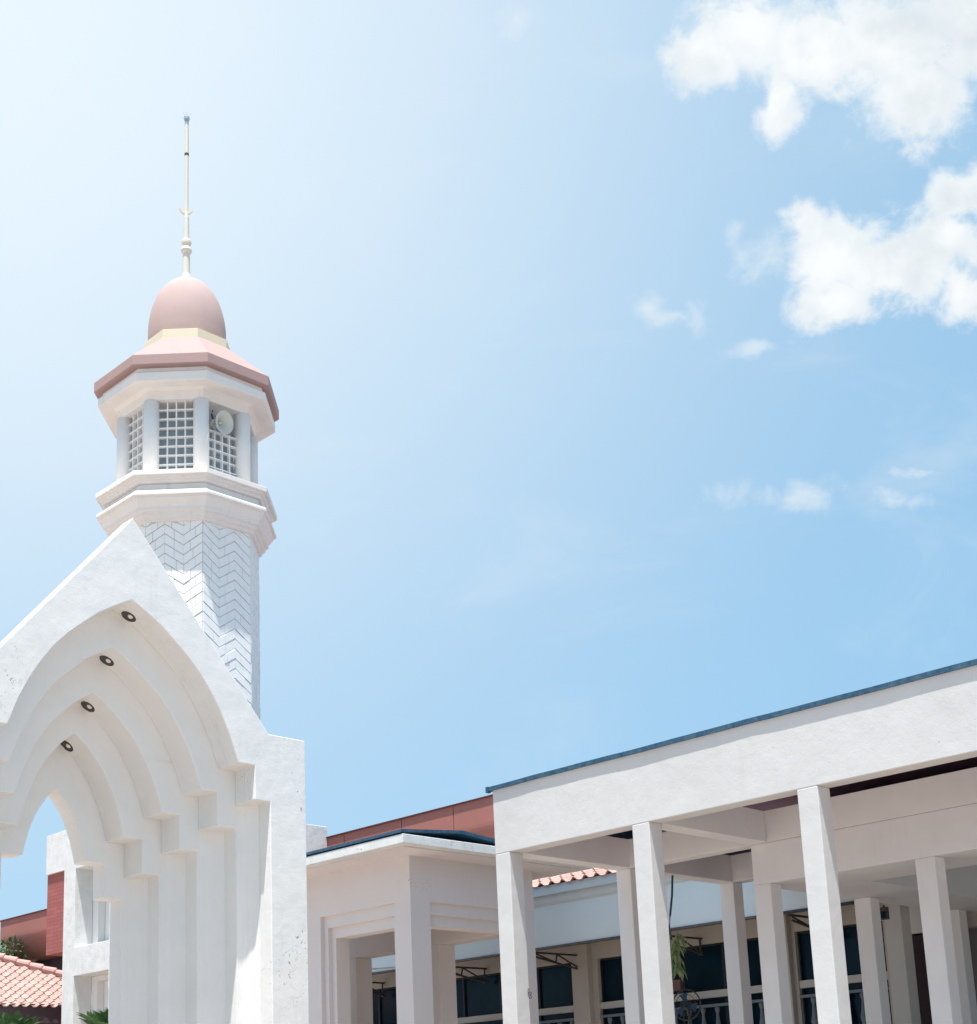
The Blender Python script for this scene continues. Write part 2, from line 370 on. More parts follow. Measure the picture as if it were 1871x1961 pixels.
# ------------------------------------------------------------------ minaret
MX, MY = 16.24, 24.63
mina = thing('minaret', 'white octagonal minaret with herringbone shaft, grilled lantern, pink dome and spire', 'tower', (MX, MY, 0))
O8 = R(22.5)
core = MB().lathe([(1.50, 0), (1.50, 13.64)], (MX, MY, 0), 8, O8)
core.build('shaft_core', joint, mina)
sb = MB()
def oct_pt(face, s, z, off):
    """point on octagon face: s in 0..1 along the face"""
    a0, a1 = O8+face*math.pi/4, O8+(face+1)*math.pi/4
    r = 1.505
    p0 = Vector((math.cos(a0), math.sin(a0)))*r; p1 = Vector((math.cos(a1), math.sin(a1)))*r
    n = (p0+p1).normalized(); p = p0.lerp(p1, s)+n*off
    return (MX+p.x, MY+p.y, z)
pitchv = .212; rise = .262
for face in range(8):
    for st in range(3):
        up = ((face*3+st) % 2 == 0)
        s0, s1 = st/3+.0015, (st+1)/3-.0015
        for j in range(int((13.70-.4)/pitchv)+2):
            zc = .4+j*pitchv
            cut = random.choice([.36, .62, .5]); joints = [0, cut, 1]
            for a, b in zip(joints[:-1], joints[1:]):
                g = .008
                aa = a+(g if a > 0 else 0); bb = b-(g if b < 1 else 0)
                jit = random.uniform(-.006, .006)
                def zz(t, top): return zc+(rise*t if up else rise*(1-t))+(pitchv-.006 if top else 0)
                lim = 13.64
                sa, sbb = s0+(s1-s0)*aa, s0+(s1-s0)*bb
                za0, zb0, zb1, za1 = zz(aa, 0), zz(bb, 0), zz(bb, 1), zz(aa, 1)
                if min(za0, zb0) > lim-.02: continue
                za0, zb0, zb1, za1 = [min(q, lim) for q in (za0, zb0, zb1, za1)]
                o = .030+jit; ch = .022
                vs = [oct_pt(face, sa, za0, o), oct_pt(face, sbb, zb0, o), oct_pt(face, sbb, max(zb0, zb1-ch), o), oct_pt(face, sa, max(za0, za1-ch), o),
                      oct_pt(face, sbb, zb1, o-.022), oct_pt(face, sa, za1, o-.022),
                      oct_pt(face, sa, za0, -.04), oct_pt(face, sbb, zb0, -.04), oct_pt(face, sbb, zb1, -.04), oct_pt(face, sa, za1, -.04)]
                sb.add(vs, [(0, 1, 2, 3), (3, 2, 4, 5), (0, 6, 7, 1), (5, 4, 8, 9), (1, 7, 8, 4, 2), (0, 3, 5, 9, 6)])
sb.build('shaft', tile_stone, mina)
def octa(prof, name, m, bev=.01, **k):
    MB().lathe(prof, (MX, MY, 0), 8, O8).build(name, m, mina, bevel=bev, **k)
octa([(1.40, 13.62), (1.61, 13.62), (1.61, 13.70), (1.68, 13.71), (1.68, 13.79), (1.75, 13.80), (1.75, 13.87), (1.87, 14.03), (1.87, 14.07), (1.93, 14.07), (1.93, 14.13), (1.86, 14.20), (1.72, 14.24), (1.72, 14.38), (1.40, 14.38)], 'lower_cornice', stone_trim)
octa([(1.40, 14.382), (1.79, 14.382), (1.80, 14.43), (1.86, 14.45), (1.86, 14.50), (1.95, 14.50), (1.95, 14.61), (1.38, 14.66), (.5, 14.66)], 'balcony_rim', stone_trim)
octa([(.5, 14.66), (.98, 14.66), (.98, 16.44), (.5, 16.44)], 'lantern_backing', dusk, 0)  # added solid blocking daylight through the lattices; its grey stands for a dim inside
# round columns at the corners
cr = 1.36
colp = MB().lathe([(.165, 0), (.165, 1.72)], (0, 0, 0), 24)
c0 = None
for k in range(8):
    a = O8+k*math.pi/4
    if c0 is None: c0 = colp.build('lantern_column', plaster, None, smooth=False); oo = c0; c0.parent = mina
    else: oo = c0.copy(); C.objects.link(oo); oo.parent = mina
    oo.location = (cr*math.cos(a), cr*math.sin(a), 14.66)
for p in c0.data.polygons: p.use_smooth = len(p.vertices) == 4
octa([(1.15, 16.38), (1.49, 16.38), (1.50, 16.58), (1.60, 16.61), (1.93, 16.60), (1.93, 16.79), (1.84, 16.84), (1.84, 16.95), (1.1, 16.95)], 'upper_cornice', stone_trim)
octa([(1.0, 16.90), (1.90, 16.92), (2.02, 16.93), (2.02, 17.15), (2.0, 17.165), (.955, 18.10), (.6, 18.10)], 'hipped_roof', pinkr, .008)
octa([(.6, 18.06), (.975, 18.06), (.975, 18.28), (.5, 18.28)], 'roof_ring', cream, .008)
# lattices between columns
for k in range(8):
    a0, a1 = O8+k*math.pi/4, O8+(k+1)*math.pi/4
    p0 = Vector((math.cos(a0), math.sin(a0), 0))*cr; p1 = Vector((math.cos(a1), math.sin(a1), 0))*cr
    n = (p0+p1).normalized(); t = (p1-p0); ln = t.length; t.normalize()
    w0, w1 = .15, ln-.15; z0, z1 = 14.66, 16.38
    mb = MB()
    def bar(sa, sb_, za, zb_, d0=-.07, d1=.01):
        vs = []
        for d in (d0, d1):
            for (s_, z_) in ((sa, za), (sb_, za), (sb_, zb_), (sa, zb_)):
                q = p0+t*s_+n*d; vs.append((MX+q.x, MY+q.y, z_))
        mb.add(vs, [(0, 1, 2, 3), (4, 5, 6, 7), (0, 1, 5, 4), (1, 2, 6, 5), (2, 3, 7, 6), (3, 0, 4, 7)])
    horn_face = (k == 5)
    topz = 15.82 if horn_face else z1
    nc = 4; cw = (w1-w0)/nc
    for i in range(nc+1):
        if i in (0, nc) : continue
        s_ = w0+i*cw
        tz = topz
        bar(s_-.012, s_+.012, z0, tz)
    j = 0; ph = .205
    zc = z0+.10
    while zc < topz+.02:
        bar(w0-.02, w1+.02, zc-.011, zc+.011, -.068, .013)
        zc += ph
    mb.build('lattice_window', grille, mina)
# dome + finial
AX, AY = MX, MY
MX, MY = AX-.030, AY+.020
dp = []
for i in range(25):
    t = i/24
    z = 18.10+1.90*t
    r = .875*math.sqrt(max(0, 1-((t-.20)/.80)**2)) if t > .2 else .875*math.sqrt(1-((.2-t)/.55)**2)
    r = r*(.97+.04*min(1, max(0, (t-.25)*2))) if t < .999 else .02
    dp.append((max(r, .02), z))
MB().lathe(dp, (MX, MY, 0), 48).build('dome', pinkd, mina, smooth=True)
MX, MY = AX-.050, AY+.033
fin = [(.17, 19.97), (.17, 20.02), (.11, 20.05), (.085, 20.14), (.08, 20.6), (.07, 20.64), (.11, 20.68), (.125, 20.73), (.11, 20.79), (.07, 20.83), (.07, 20.86), (.11, 20.90), (.11, 20.95), (.09, 21.0), (.065, 21.02), (.058, 21.55), (.048, 21.66), (.044, 21.7), (.044, 23.15)]
MB().lathe(fin, (MX, MY, 0), 20).build('spire', gold, mina)
MB().lathe([(.044, 23.15), (.052, 23.16), (.052, 23.20), (.044, 23.21)], (MX, MY, 0), 12).build('spire_joint', dark, mina)
MB().lathe([(.047, 23.21), (.044, 23.95)], (MX, MY, 0), 12).build('upper_rod', gold, mina)
tb = MB().lathe([(.045, 23.95), (.045, 24.08), (.065, 24.09), (.065, 24.15), (.03, 24.16), (.008, 24.2), (.003, 24.30)], (MX, MY, 0), 12)
for q in range(4):
    a = q*math.pi/2+.3
    tb.tube([(MX, MY, 24.14), (MX+.09*math.cos(a), MY+.09*math.sin(a), 24.17), (MX+.14*math.cos(a), MY+.14*math.sin(a), 24.20)], .0025, 5)
tb.build('lightning_rod', mat('rod_blue_grey', (.32, .40, .48), .5), mina)
# crescent, opening upward, in the X-Z plane turned a little
cm = MB(); n_ = 20; vs = []
dirx = Vector((.90, -.43, 0))
for side in (-1, 1):
    for i in range(n_+1):
        t = R(-200)+R(212)*i/n_
        ro = .155; w = .062*math.sin(math.pi*(i/n_))**.7+.006
        for rr in (ro, ro-w*1.3):
            q = dirx*(rr*math.cos(t-R(8))*1.0); z = 21.80+rr*math.sin(t)+(.0 if rr == ro else .01)
            nrm = Vector((.43, .90, 0))*side*(.03)
            vs.append((MX+q.x+nrm.x, MY+q.y+nrm.y, z))
m2 = 2*(n_+1); fs = []
for i in range(n_):
    a = 2*i
    fs += [(a, a+2, a+3, a+1), (m2+a, m2+a+1, m2+a+3, m2+a+2), (a, m2+a, m2+a+2, a+2), (a+1, a+3, m2+a+3, m2+a+1)]
fs += [(0, 1, m2+1, m2), (2*n_, m2+2*n_, m2+2*n_+1, 2*n_+1)]
cm.add(vs, fs); cm.build('crescent', gold, mina)
MX, MY = AX, AY

# loudspeaker
ls = thing('loudspeaker', 'grey horn loudspeaker mounted high in the minaret lantern opening', 'loudspeaker', (16.12, 23.10, 15.88))
ax = Vector((.16, -.95, -.20)).normalized(); cc = Vector((16.13, 23.14, 15.93))
MB().lathe([(.035, -.30), (.05, -.22), (.08, -.14), (.13, -.06), (.232, .0), (.25, .01), (.25, .02), (.232, .018), (.12, -.06), (.06, -.14), (.03, -.2)], cc, 32, axis=tuple(ax), cap=False).build('horn', hornm, ls, smooth=True)
MB().lathe([(.001, -.10), (.022, -.10), (.026, -.14), (.028, -.20)], cc, 14, axis=tuple(ax), cap=True).build('horn_throat', grille, ls, smooth=True)
MB().lathe([(.09, -.48), (.10, -.46), (.10, -.30), (.05, -.29)], cc, 20, axis=tuple(ax)).build('driver', hornm, ls)
b0 = cc-ax*.28
MB().tube([b0, b0+Vector((-.05, .05, .22)), (16.05, 23.45, 16.3)], .018, 8).build('bracket', dark, ls)

# ------------------------------------------------------------------ portico (colonnade)
XF = 14.31; cw = .27
port = thing('portico', 'long white flat-roofed portico with slender square columns and a blue metal roof edge', 'colonnade', (XF, 13.98, 0))
MB().box(XF, XF+cw, 0.2, 13.98, 5.13, 6.07).build('fascia_beam', fasciap, port, bevel=.01)
ybays = [(13.70, 13.98), (11.21, 11.49), (8.71, 8.99), (6.22, 6.50), (3.72, 4.0), (1.22, 1.5)]
def colproto(w, d, h, name='column'):
    return MB().box(0, w, 0, d, 0, h)
cA = None
for (a, b) in ybays:
    if cA is None:
        cA = colproto(cw, .28, 5.13).build('column', fasciap, None, bevel=.012); cA.parent = port; o = cA
    else:
        o = cA.copy(); C.objects.link(o); o.parent = port
    o.location = (0, a-13.98, 0)
cB = None
for X in (16.95, 19.62):
    for (a, b) in ybays:
        h = 5.13 if a > 12 else 4.55
        if cB is None or True:
            o = MB().box(X, X+cw, a, b, 0, h).build('column', greyp, port, bevel=.012)
for (a, b) in ybays[1:4]:
    MB().box(22.45, 22.72, a, b, 0, 4.55).build('column', greyp, port, bevel=.012)
# beams
bm_ = MB().box(XF+cw, 16.95, 13.70, 13.98, 5.13, 5.58).box(17.22, 19.62, 13.70, 13.98, 5.13, 5.58)
bm_.build('cross_beam', greyp, port, bevel=.01)
MB().box(XF+cw, 16.95, 11.21, 11.49, 5.13, 5.58).build('cross_beam', greyp, port, bevel=.01)
MB().box(16.95, 17.22, 11.49, 13.98, 5.13, 5.58).build('long_beam', greyp, port, bevel=.01)
MB().box(19.62, 19.89, 11.49, 13.98, 5.13, 5.58).build('long_beam', greyp, port, bevel=.01)
# deep soffit block with a coffer
lo, hi = 4.55, 5.122
bl = MB().box(16.95, 18.2, .2, 11.485, lo, hi).box(18.2, 24.0, 10.37, 11.485, lo, hi)
bl.box(18.2, 24, .2, 1.2, lo, hi)
bl.build('deep_soffit_beam', greyp, port, bevel=.008)
MB().box(16.953, 18.2, .2, 11.482, 5.125, 5.58).box(18.2, 24.0, 10.37, 11.482, 5.125, 5.58).build('upper_beam_course', greyp, port, bevel=.006)
MB().box(18.2, 24, 1.2, 10.37, 5.30, 5.50).build('coffer_ceiling', bluec, port)
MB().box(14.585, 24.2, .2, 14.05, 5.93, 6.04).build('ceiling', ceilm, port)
MB().box(14.585, 24.2, 13.985, 14.04, 5.58, 5.93).build('end_fascia', bluem, port)
for yy in (10.6, 9.55, 8.4, 7.3):
    MB().box(14.6, 16.9, yy, yy+.05, 5.86, 5.93).build('rafter', greyp, port)
# roof edge: worn blue metal flashing with a slightly uneven lower lip
e = MB(); ny = 70; top = []; vs = []; fs = []
for i in range(ny+1):
    y = .2+(14.06-.2)*i/ny
    w = .0035*math.sin(y*2.1)+.002*math.sin(y*5.3+1)+random.uniform(-.0015, .0015)
    vs += [(14.275+w*.5, y, 6.055+w*.6), (14.275+w*.5, y, 6.115+w), (14.62, y, 6.12+w), (14.62, y, 6.075)]
for i in range(ny):
    for k in range(4):
        fs.append((4*i+k, 4*i+(k+1) % 4, 4*i+4+(k+1) % 4, 4*i+4+k))
fs += [(0, 1, 2, 3), (4*ny+3, 4*ny+2, 4*ny+1, 4*ny)]
e.add(vs, fs); e.box(14.265, 14.33, 14.03, 14.075, 6.035, 6.118)
e.build('roof_edge', bluem, port)
MB().box(14.62, 24.3, .2, 14.06, 6.045, 6.10).build('roof_sheet', bluem, port)

# ------------------------------------------------------------------ entrance porch (canopy)
can = thing('entrance_porch', 'beige porch with weathered white slab roof between the arched portal and the portico', 'porch', (16.33, 18.02, 0))
MB().box(15.5, 20.3, 17.24, 22.95, 5.95, 6.105).build('roof_slab', old, can, bevel=.01)
MB().box(15.7, 20.1, 17.44, 22.75, 5.935, 5.949).build('soffit', porch, can)
w = MB()
w.box(16.33, 16.80, 18.45, 22.6, 5.17, 5.935).box(16.41, 16.80, 18.45, 20.47, 4.96, 5.17).box(16.49, 16.80, 18.45, 20.35, 4.77, 4.96)
w.box(16.33, 16.80, 20.47, 22.6, 0, 5.17).box(16.41, 16.80, 20.35, 20.47, 0, 4.96).box(16.49, 16.80, 20.23, 20.35, 0, 4.77)
w.build('side_wall', porch, can)
w = MB()
w.box(16.78, 19.4, 18.02, 18.45, 5.17, 5.935).box(16.78, 18.97, 18.10, 18.45, 4.96, 5.17).box(16.78, 18.97, 18.18, 18.45, 4.77, 4.96)
w.build('front_lintel', porch, can)
MB().box(16.33, 16.78, 18.02, 18.45, 0, 5.935).build('corner_column', porch, can)
MB().box(18.97, 19.4, 18.45, 22.95, 4.78, 5.935).build('back_beam', porch, can, bevel=.01)
for (a, b) in ((18.02, 18.45), (20.16, 20.61), (22.65, 22.95)):
    MB().box(18.97, 19.4, a, b, 0, 4.78 if a > 18.1 else 5.17).build('back_column', porch, can, bevel=.01)
sheet = MB().prism([(15.49, 6.13), (16.9, 6.25), (17.7, 6.17), (19.2, 6.06), (19.2, 6.12), (17.7, 6.235), (16.9, 6.305), (15.49, 6.18)], XZ, 17.26, 22.9)
sheet.build('metal_roof_sheet', bluem, can)

# ------------------------------------------------------------------ hall behind
hall = thing('prayer_hall', 'long hall behind the columns with dark windows, tiled eave and terracotta parapet', 'building', (23.0, 20.0, 0))
wins = [(25.6, 29.0), (20.24, 24.95), (15.45, 19.63), (12.95, 14.78)]
w = MB(); X0, X1 = 23.0, 23.3
w.box(X0, X1, 12.9, 36.0, 4.62, 5.9)
edges = [36.0]+[y for (a, b) in wins for y in (b, a)]+[12.9]
for i in range(0, len(edges), 2):
    w.box(X0, X1, edges[i+1], edges[i], 0, 4.62)
for (a, b) in wins: w.box(X0, X1, a, b, 0, 2.2)
w.box(23.0, 23.3, 5.0, 12.9, 4.30, 5.9)
w.build('wall', wallm, hall, bevel=.008)
for (a, b) in ((19.78, 20.24), (25.0, 25.45), (14.85, 15.3)):
    MB().box(22.86, 23.0, a+.002, b-.002, 0, 4.95).build('pilaster', wallm, hall, bevel=.01)
for wi, (a, b) in enumerate(wins):
    fr = MB().box(23.10, 23.16, a, b, 4.58, 4.62).box(23.10, 23.16, a, b, 2.2, 2.26)
    n = max(1, round((b-a)/1.15)); 
    for i in range(n+1):
        y = a+(b-a)*i/n
        fr.box(23.09, 23.17, max(a, y-.03), min(b, y+.03), 2.26, 3.57).box(23.09, 23.17, max(a, y-.03), min(b, y+.03), 3.71, 4.58)
    fo = fr.build('window', framem, hall)
    MB().box(23.135, 23.15, a, b, 2.26, 3.57).box(23.135, 23.15, a, b, 3.71, 4.58).build('pane', glass, fo)
    ra = MB().box(23.03, 23.16, a, b, 3.57, 3.71)
    ra.build('rail', sillm, fo, bevel=.006)
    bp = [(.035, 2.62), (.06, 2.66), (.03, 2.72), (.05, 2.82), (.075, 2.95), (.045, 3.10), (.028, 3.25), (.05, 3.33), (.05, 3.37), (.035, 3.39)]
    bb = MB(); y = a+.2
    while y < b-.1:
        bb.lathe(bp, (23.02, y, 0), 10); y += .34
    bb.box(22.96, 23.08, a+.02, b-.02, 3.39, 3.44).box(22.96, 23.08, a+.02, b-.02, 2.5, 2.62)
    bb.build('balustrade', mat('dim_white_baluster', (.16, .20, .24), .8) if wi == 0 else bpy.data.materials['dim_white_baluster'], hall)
# cloths hanging in the window
for (a, b, z0, z1) in ((17.92, 18.18, 3.76, 3.98), (17.50, 17.80, 3.78, 4.0)):
    MB().box(23.12, 23.13, a, b, z0, z1).build('window_cloth', petm, hall)
# inner part at the right
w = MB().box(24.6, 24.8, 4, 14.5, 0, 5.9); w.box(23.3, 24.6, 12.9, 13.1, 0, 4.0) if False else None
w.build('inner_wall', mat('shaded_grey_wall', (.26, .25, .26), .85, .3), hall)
MB().box(21.98, 22.30, 12.02, 12.34, 0, 5.9).build('pier', mat('pier_paint', (.56, .56, .54), .8, .4, (.46, .46, .45), 2), hall, bevel=.01)
MB().box(22.95, 23.3, 11.4, 12.85, 4.30, 5.85).build('upper_wall', plaster, hall)
wn_ = MB().box(24.4, 24.5, 12.55, 13.12, 3.72, 3.80).box(24.4, 24.5, 12.55, 13.12, 4.28, 4.36).box(24.4, 24.5, 13.06, 13.14, 3.8, 4.28).box(24.4, 24.5, 12.5, 12.56, 3.8, 4.28).build('inner_window', framem, hall)
MB().box(24.43, 24.47, 12.56, 13.06, 3.8, 4.28).build('pane', glass, wn_)
# eave: panel, gutter, soffit, tiles
MB().box(21.50, 21.54, 12.6, 32.0, 4.80, 5.66).build('fascia_panel', panelm, hall)
MB().box(21.47, 21.56, 12.6, 32.0, 4.755, 4.80).build('panel_rail', dark, hall)
g = MB(); prof = [(21.42, 5.86), (21.40, 5.80), (21.40, 5.74), (21.43, 5.67), (21.49, 5.63), (21.56, 5.62), (21.6, 5.65), (21.6, 5.86)]
g.prism(prof, XZ, 12.6, 32.0).box(21.30, 21.44, 12.6, 32, 5.82, 6.0)
g.build('gutter', gutterm, hall)
MB().box(21.56, 23.0, 12.6, 32.0, 5.60, 5.64).build('eave_soffit', mat('eave_soffit_paint', (.24, .20, .20), .85, .3), hall)
# brackets under the eave
bz = None
for y in (13.9, 16.9, 20.07, 22.9, 26.4, 29.6):
    m = MB()
    m.tube([(21.52, y, 4.73), (23.0, y, 4.73)], .022, 6).tube([(22.93, y, 4.73), (22.93, y, 4.42)], .024, 6)
    m.tube([(22.95, y, 4.43), (21.60, y, 4.64)], .022, 6).tube([(22.95, y, 4.45), (22.25, y, 4.72)], .018, 6).tube([(22.25, y, 4.72), (22.2, y, 4.55)], .018, 6).tube([(22.2, y, 4.55), (21.62, y, 4.70)], .018, 6)
    m.box(22.9, 22.99, y-.05, y+.05, 4.40, 4.47)
    m.build('bracket', dark, hall)
def tiled(name, org, u, v, slope, nu, nv, clip, parent, m, pw=.30, pl=.33, amp=.045):
    """S-tiles: org = eave start, u = along eave, v = horizontal up-slope direction"""
    mbb = MB(); org = Vector(org); u = Vector(u); v = Vector(v)
    seg = 8; ct = math.cos(math.atan(slope))
    nrm = (u.cross(v)*(1)); up = Vector((0, 0, 1)); nr = (up-v*slope).normalized()
    def P(a, b, h): return org+u*a+v*b+up*(b*slope)+nr*h
    for j in range(nv):
        b0, b1 = j*pl*ct, (j+1)*pl*ct+.03
        for i in range(nu):
            rj = random.uniform(-.006, .006)
            row = []
            for s in range(seg+1):
                a = (i+s/seg)*pw; ph = 2*math.pi*s/seg
                h = amp*(math.cos(ph)*.85+.25*math.cos(2*ph))
                row.append((a, h))
            ok = clip(P((i+.5)*pw, b0, 0))
            if not ok: continue
            vs = []
            for (a, h) in row: vs.append(P(a, b0+rj, h+.035+rj))
            for (a, h) in row: vs.append(P(a, b1+rj, h+.002))
            for (a, h) in row: vs.append(P(a, b0+rj, h+.008+rj))
            n = seg+1
            fs = [(k, k+1, n+k+1, n+k) for k in range(seg)]+[(2*n+k, 2*n+k+1, k+1, k) for k in range(seg)]
            mbb.add(vs, fs)
    return mbb.build(name, m, parent)
tiled('tiled_roof', (21.24, 12.6, 5.99), (0, 1, 0), (1, 0, 0), .33, 65, 6, lambda p: True, hall, rooft)
# parapet barrel in terracotta cladding
pr = [(22.0, 8.33), (22.0, 7.78)]
for i in range(1, 19):
    t = R(90)*i/18; pr.append((22.0+.95*(1-math.cos(t)), 7.78-.80*math.sin(t)))
pr += [(24.2, 6.98), (24.2, 8.33)]
segs = [44.25, 41.0, 38.0, 34.5, 31.5, 29.0]
bnd = [44.25, 40.8, 37.2, 33.6, 30.0, 26.6, 24.5, 22.75, 19.6, 16.4, 12.8]
pm = MB()
for a, b in zip(bnd[:-1], bnd[1:]): pm.prism(pr, XZ, b+.012, a-.012)
pm.build('parapet', red, hall)
pr2 = [(x+.012 if x < 23 else x, z) for x, z in pr]
MB().prism(pr2, XZ, 12.9, 44.1).build('parapet_seam', redline, hall)
MB().box(21.96, 24.3, 12.8, 44.28, 8.33, 8.36).build('coping', redline, hall)
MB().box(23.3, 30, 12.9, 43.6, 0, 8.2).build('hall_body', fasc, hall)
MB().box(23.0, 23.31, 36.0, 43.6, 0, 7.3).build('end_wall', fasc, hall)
# pylon between portal and porch
MB().box(20.4, 22.0, 27.25, 30.0, 6.0, 8.62).build('pylon', old, hall, bevel=.012)

# ------------------------------------------------------------------ stair tower at the left
tw = thing('stair_tower', 'weathered white tower with deep stepped windows and red brick box, seen through the arch', 'tower', (20.0, 34.0, 0))
t = MB()
t.box(20, 20.55, 35.88, 36.5, 0, 9.87).box(20, 20.55, 31.0, 32.2, 0, 9.87)
t.box(20, 20.55, 32.2, 35.88, 8.67, 9.87).box(20, 20.55, 32.2, 35.88, 5.69, 6.48).box(20.55, 22.0, 31.0, 36.5, 9.3, 9.87)
t.build('tower_wall', old, tw, bevel=.01)
for (z0, z1) in ((6.48, 8.67), (0, 5.69)):
    s = MB()
    for q in range(3):
        i0 = .0+.30*q; i1 = .30*(q+1); xa, xb = 20.55+.22*q, 20.55+.22*(q+1)
        y0, y1 = 32.2+i0, 35.88-i0
        zb, zt = (z0+i0*.45 if z0 else 0), z1-i0*.45
        s.box(xa, xb, y1-.30, y1, zb, zt).box(xa, xb, y0, y0+.30, zb, zt).box(xa, xb, y0+.30, y1-.30, zt-.13, zt)
        if z0: s.box(xa, xb, y0+.30, y1-.30, zb, zb+.13)
    s.build('window_recess', plaster, tw, bevel=.008)
    g_ = MB().box(21.25, 21.3, 32.2, 35.88, z0, z1).build('window_glass', mat('pale_blue_glass', (.18, .28, .32), .2, spec=.4) if z0 else wallm, tw)
MB().box(21.3, 22.0, 31.0, 36.5, 0, 9.3).build('tower_back', plaster, tw)
MB().box(20.06, 21.9, 36.5, 37.55, 6.44, 8.72).build('brick_box', brick, tw)
MB().box(20.0, 21.9, 36.5, 37.55, 8.72, 9.87).build('box_cap', old, tw, bevel=.01)

# ------------------------------------------------------------------ tiled pavilion at far left
pav = thing('tiled_pavilion', 'low pavilion with hipped pink clay tile roof beside the stair tower', 'building', (16.0, 38.0, 0))
def clipf(p): return p.x+p.y < 62.7 and p.x < 22.8
tiled('tiled_roof', (10.7, 38.0, 5.03), (1, 0, 0), (0, 1, 0), .45, 41, 26, clipf, pav, rooft, pw=.295)
rd = MB()
h0 = Vector((22.5, 40.2, 6.02)); hd = Vector((-1, 1, .45)).normalized()
q = h0-hd*.6; 
for i in range(22):
    a = h0+hd*(.42*i-.6)+Vector((0, 0, .11)); b = a+hd*.45+Vector((0, 0, -.02))
    rd.tube([a, a+hd*.04, b], [.125, .135, .105], 12)
rd.build('ridge_tiles', ridget, pav, smooth=False)
MB().box(10.7, 22.9, 38.04, 38.12, 4.58, 5.06).build('fascia_board', fasc, pav)
MB().box(10.7, 22.9, 38.12, 38.8, 4.60, 5.12).build('eave_soffit', fasc, pav)
MB().box(11.2, 22.9, 38.8, 39.0, 0, 4.6).build('wall', mat('pavilion_wall', (.52, .43, .36), .85, .3), pav)
v_ = MB().box(20.0, 20.6, 38.74, 38.82, 4.10, 4.50).build('vent', sillm, pav)
# ------------------------------------------------------------------ small things
def leafquad(mb, p, d, n, L_, W_, bend=.2):
    d = Vector(d).normalized(); n = Vector(n); s = d.cross(n)
    if s.length < 1e-3: s = d.orthogonal()
    s.normalize(); up = s.cross(d).normalized()
    p = Vector(p)
    vs = [p, p+d*L_*.35+s*W_*.5+up*bend*L_*.1, p+d*L_-up*bend*L_, p+d*L_*.35-s*W_*.5+up*bend*L_*.1]
    mb.add(vs, [(0, 1, 2), (0, 2, 3)])
# hanging plant
hp = thing('hanging_plant', 'green plant dangling on a long dark stem from the second bay beam', 'plant', (18.1, 13.80, 5.13))
MB().tube([(18.13, 13.80, 5.14), (18.08, 13.80, 4.8), (18.0, 13.80, 4.5), (17.95, 13.80, 4.27), (18.02, 13.8, 3.9)], .018, 6).build('stem', mat('dark_stem', (.04, .07, .08), .7), hp)
lm = MB()
for i in range(90):
    t = random.random(); z = 4.25-.62*t
    a = random.uniform(0, 2*math.pi); rr = random.uniform(.01, .17)*(1-.45*t)
    p = (18.06+rr*math.cos(a)*1.1, 13.80+rr*math.sin(a), z)
    d = Vector((math.cos(a)*.6, math.sin(a)*.6, -.9+random.uniform(-.2, .3)))
    leafquad(lm, p, d, (math.cos(a), math.sin(a), .4), random.uniform(.12, .24), random.uniform(.04, .08))
lm.build('foliage', hangm, hp)
# fan
fan = thing('pedestal_fan', 'dark round fan behind the columns below the hanging plant', 'fan', (22.3, 16.86, 0))
fc = Vector((22.3, 16.86, 3.42)); fx = Vector((-1, -.25, .05)).normalized()
cage = MB()
for rr in (.10, .20, .29):
    pts = []
    a_ = fx.orthogonal().normalized(); b_ = fx.cross(a_)
    for k in range(25): pts.append(fc+rr*(math.cos(k*R(15))*a_+math.sin(k*R(15))*b_)+fx*(.05 if rr < .25 else 0))
    cage.tube(pts, .006 if rr < .25 else .014, 5)
for k in range(24):
    a_ = fx.orthogonal().normalized(); b_ = fx.cross(a_); e_ = math.cos(k*R(15))*a_+math.sin(k*R(15))*b_
    cage.tube([fc+fx*.06, fc+e_*.2+fx*.05, fc+e_*.29], .003, 4)
cage.build('cage', dark, fan)
bl_ = MB()
for k in range(3):
    a_ = fx.orthogonal().normalized(); b_ = fx.cross(a_)
    pts = [fc+fx*.02+(math.cos(t)*a_+math.sin(t)*b_)*r_ for t, r_ in ((k*2.09, .04), (k*2.09+.1, .24), (k*2.09+.9, .24), (k*2.09+.6, .05))]
    bl_.add(pts+[p-fx*.006 for p in pts], [(0, 1, 2, 3), (4, 7, 6, 5), (0, 4, 5, 1), (1, 5, 6, 2), (2, 6, 7, 3), (3, 7, 4, 0)])
bl_.build('blades', mat('fan_blue', (.03, .09, .16), .4), fan)
MB().tube([fc-fx*.02, fc-fx*.2], .07, 12).tube([fc-fx*.1+Vector((0, 0, -.05)), (22.33, 16.88, .04)], .02, 8).build('motor_and_stand', dark, fan)
MB().lathe([(.22, .0), (.22, .03), (.04, .06)], (22.33, 16.88, 0), 20).build('base', dark, fan)
# wall lamp
wl = thing('wall_lamp', 'small dark lamp box on the grey pier at the right', 'lamp', (20.8, 11.6, 4.45))
MB().box(20.77, 20.86, 11.60, 11.72, 4.33, 4.53).tube([(20.81, 11.66, 4.53), (20.81, 11.66, 4.56)], .02, 8).build('housing', dark, wl, bevel=.01)
MB().box(20.765, 20.77, 11.615, 11.705, 4.35, 4.46).build('lens', glass, wl)
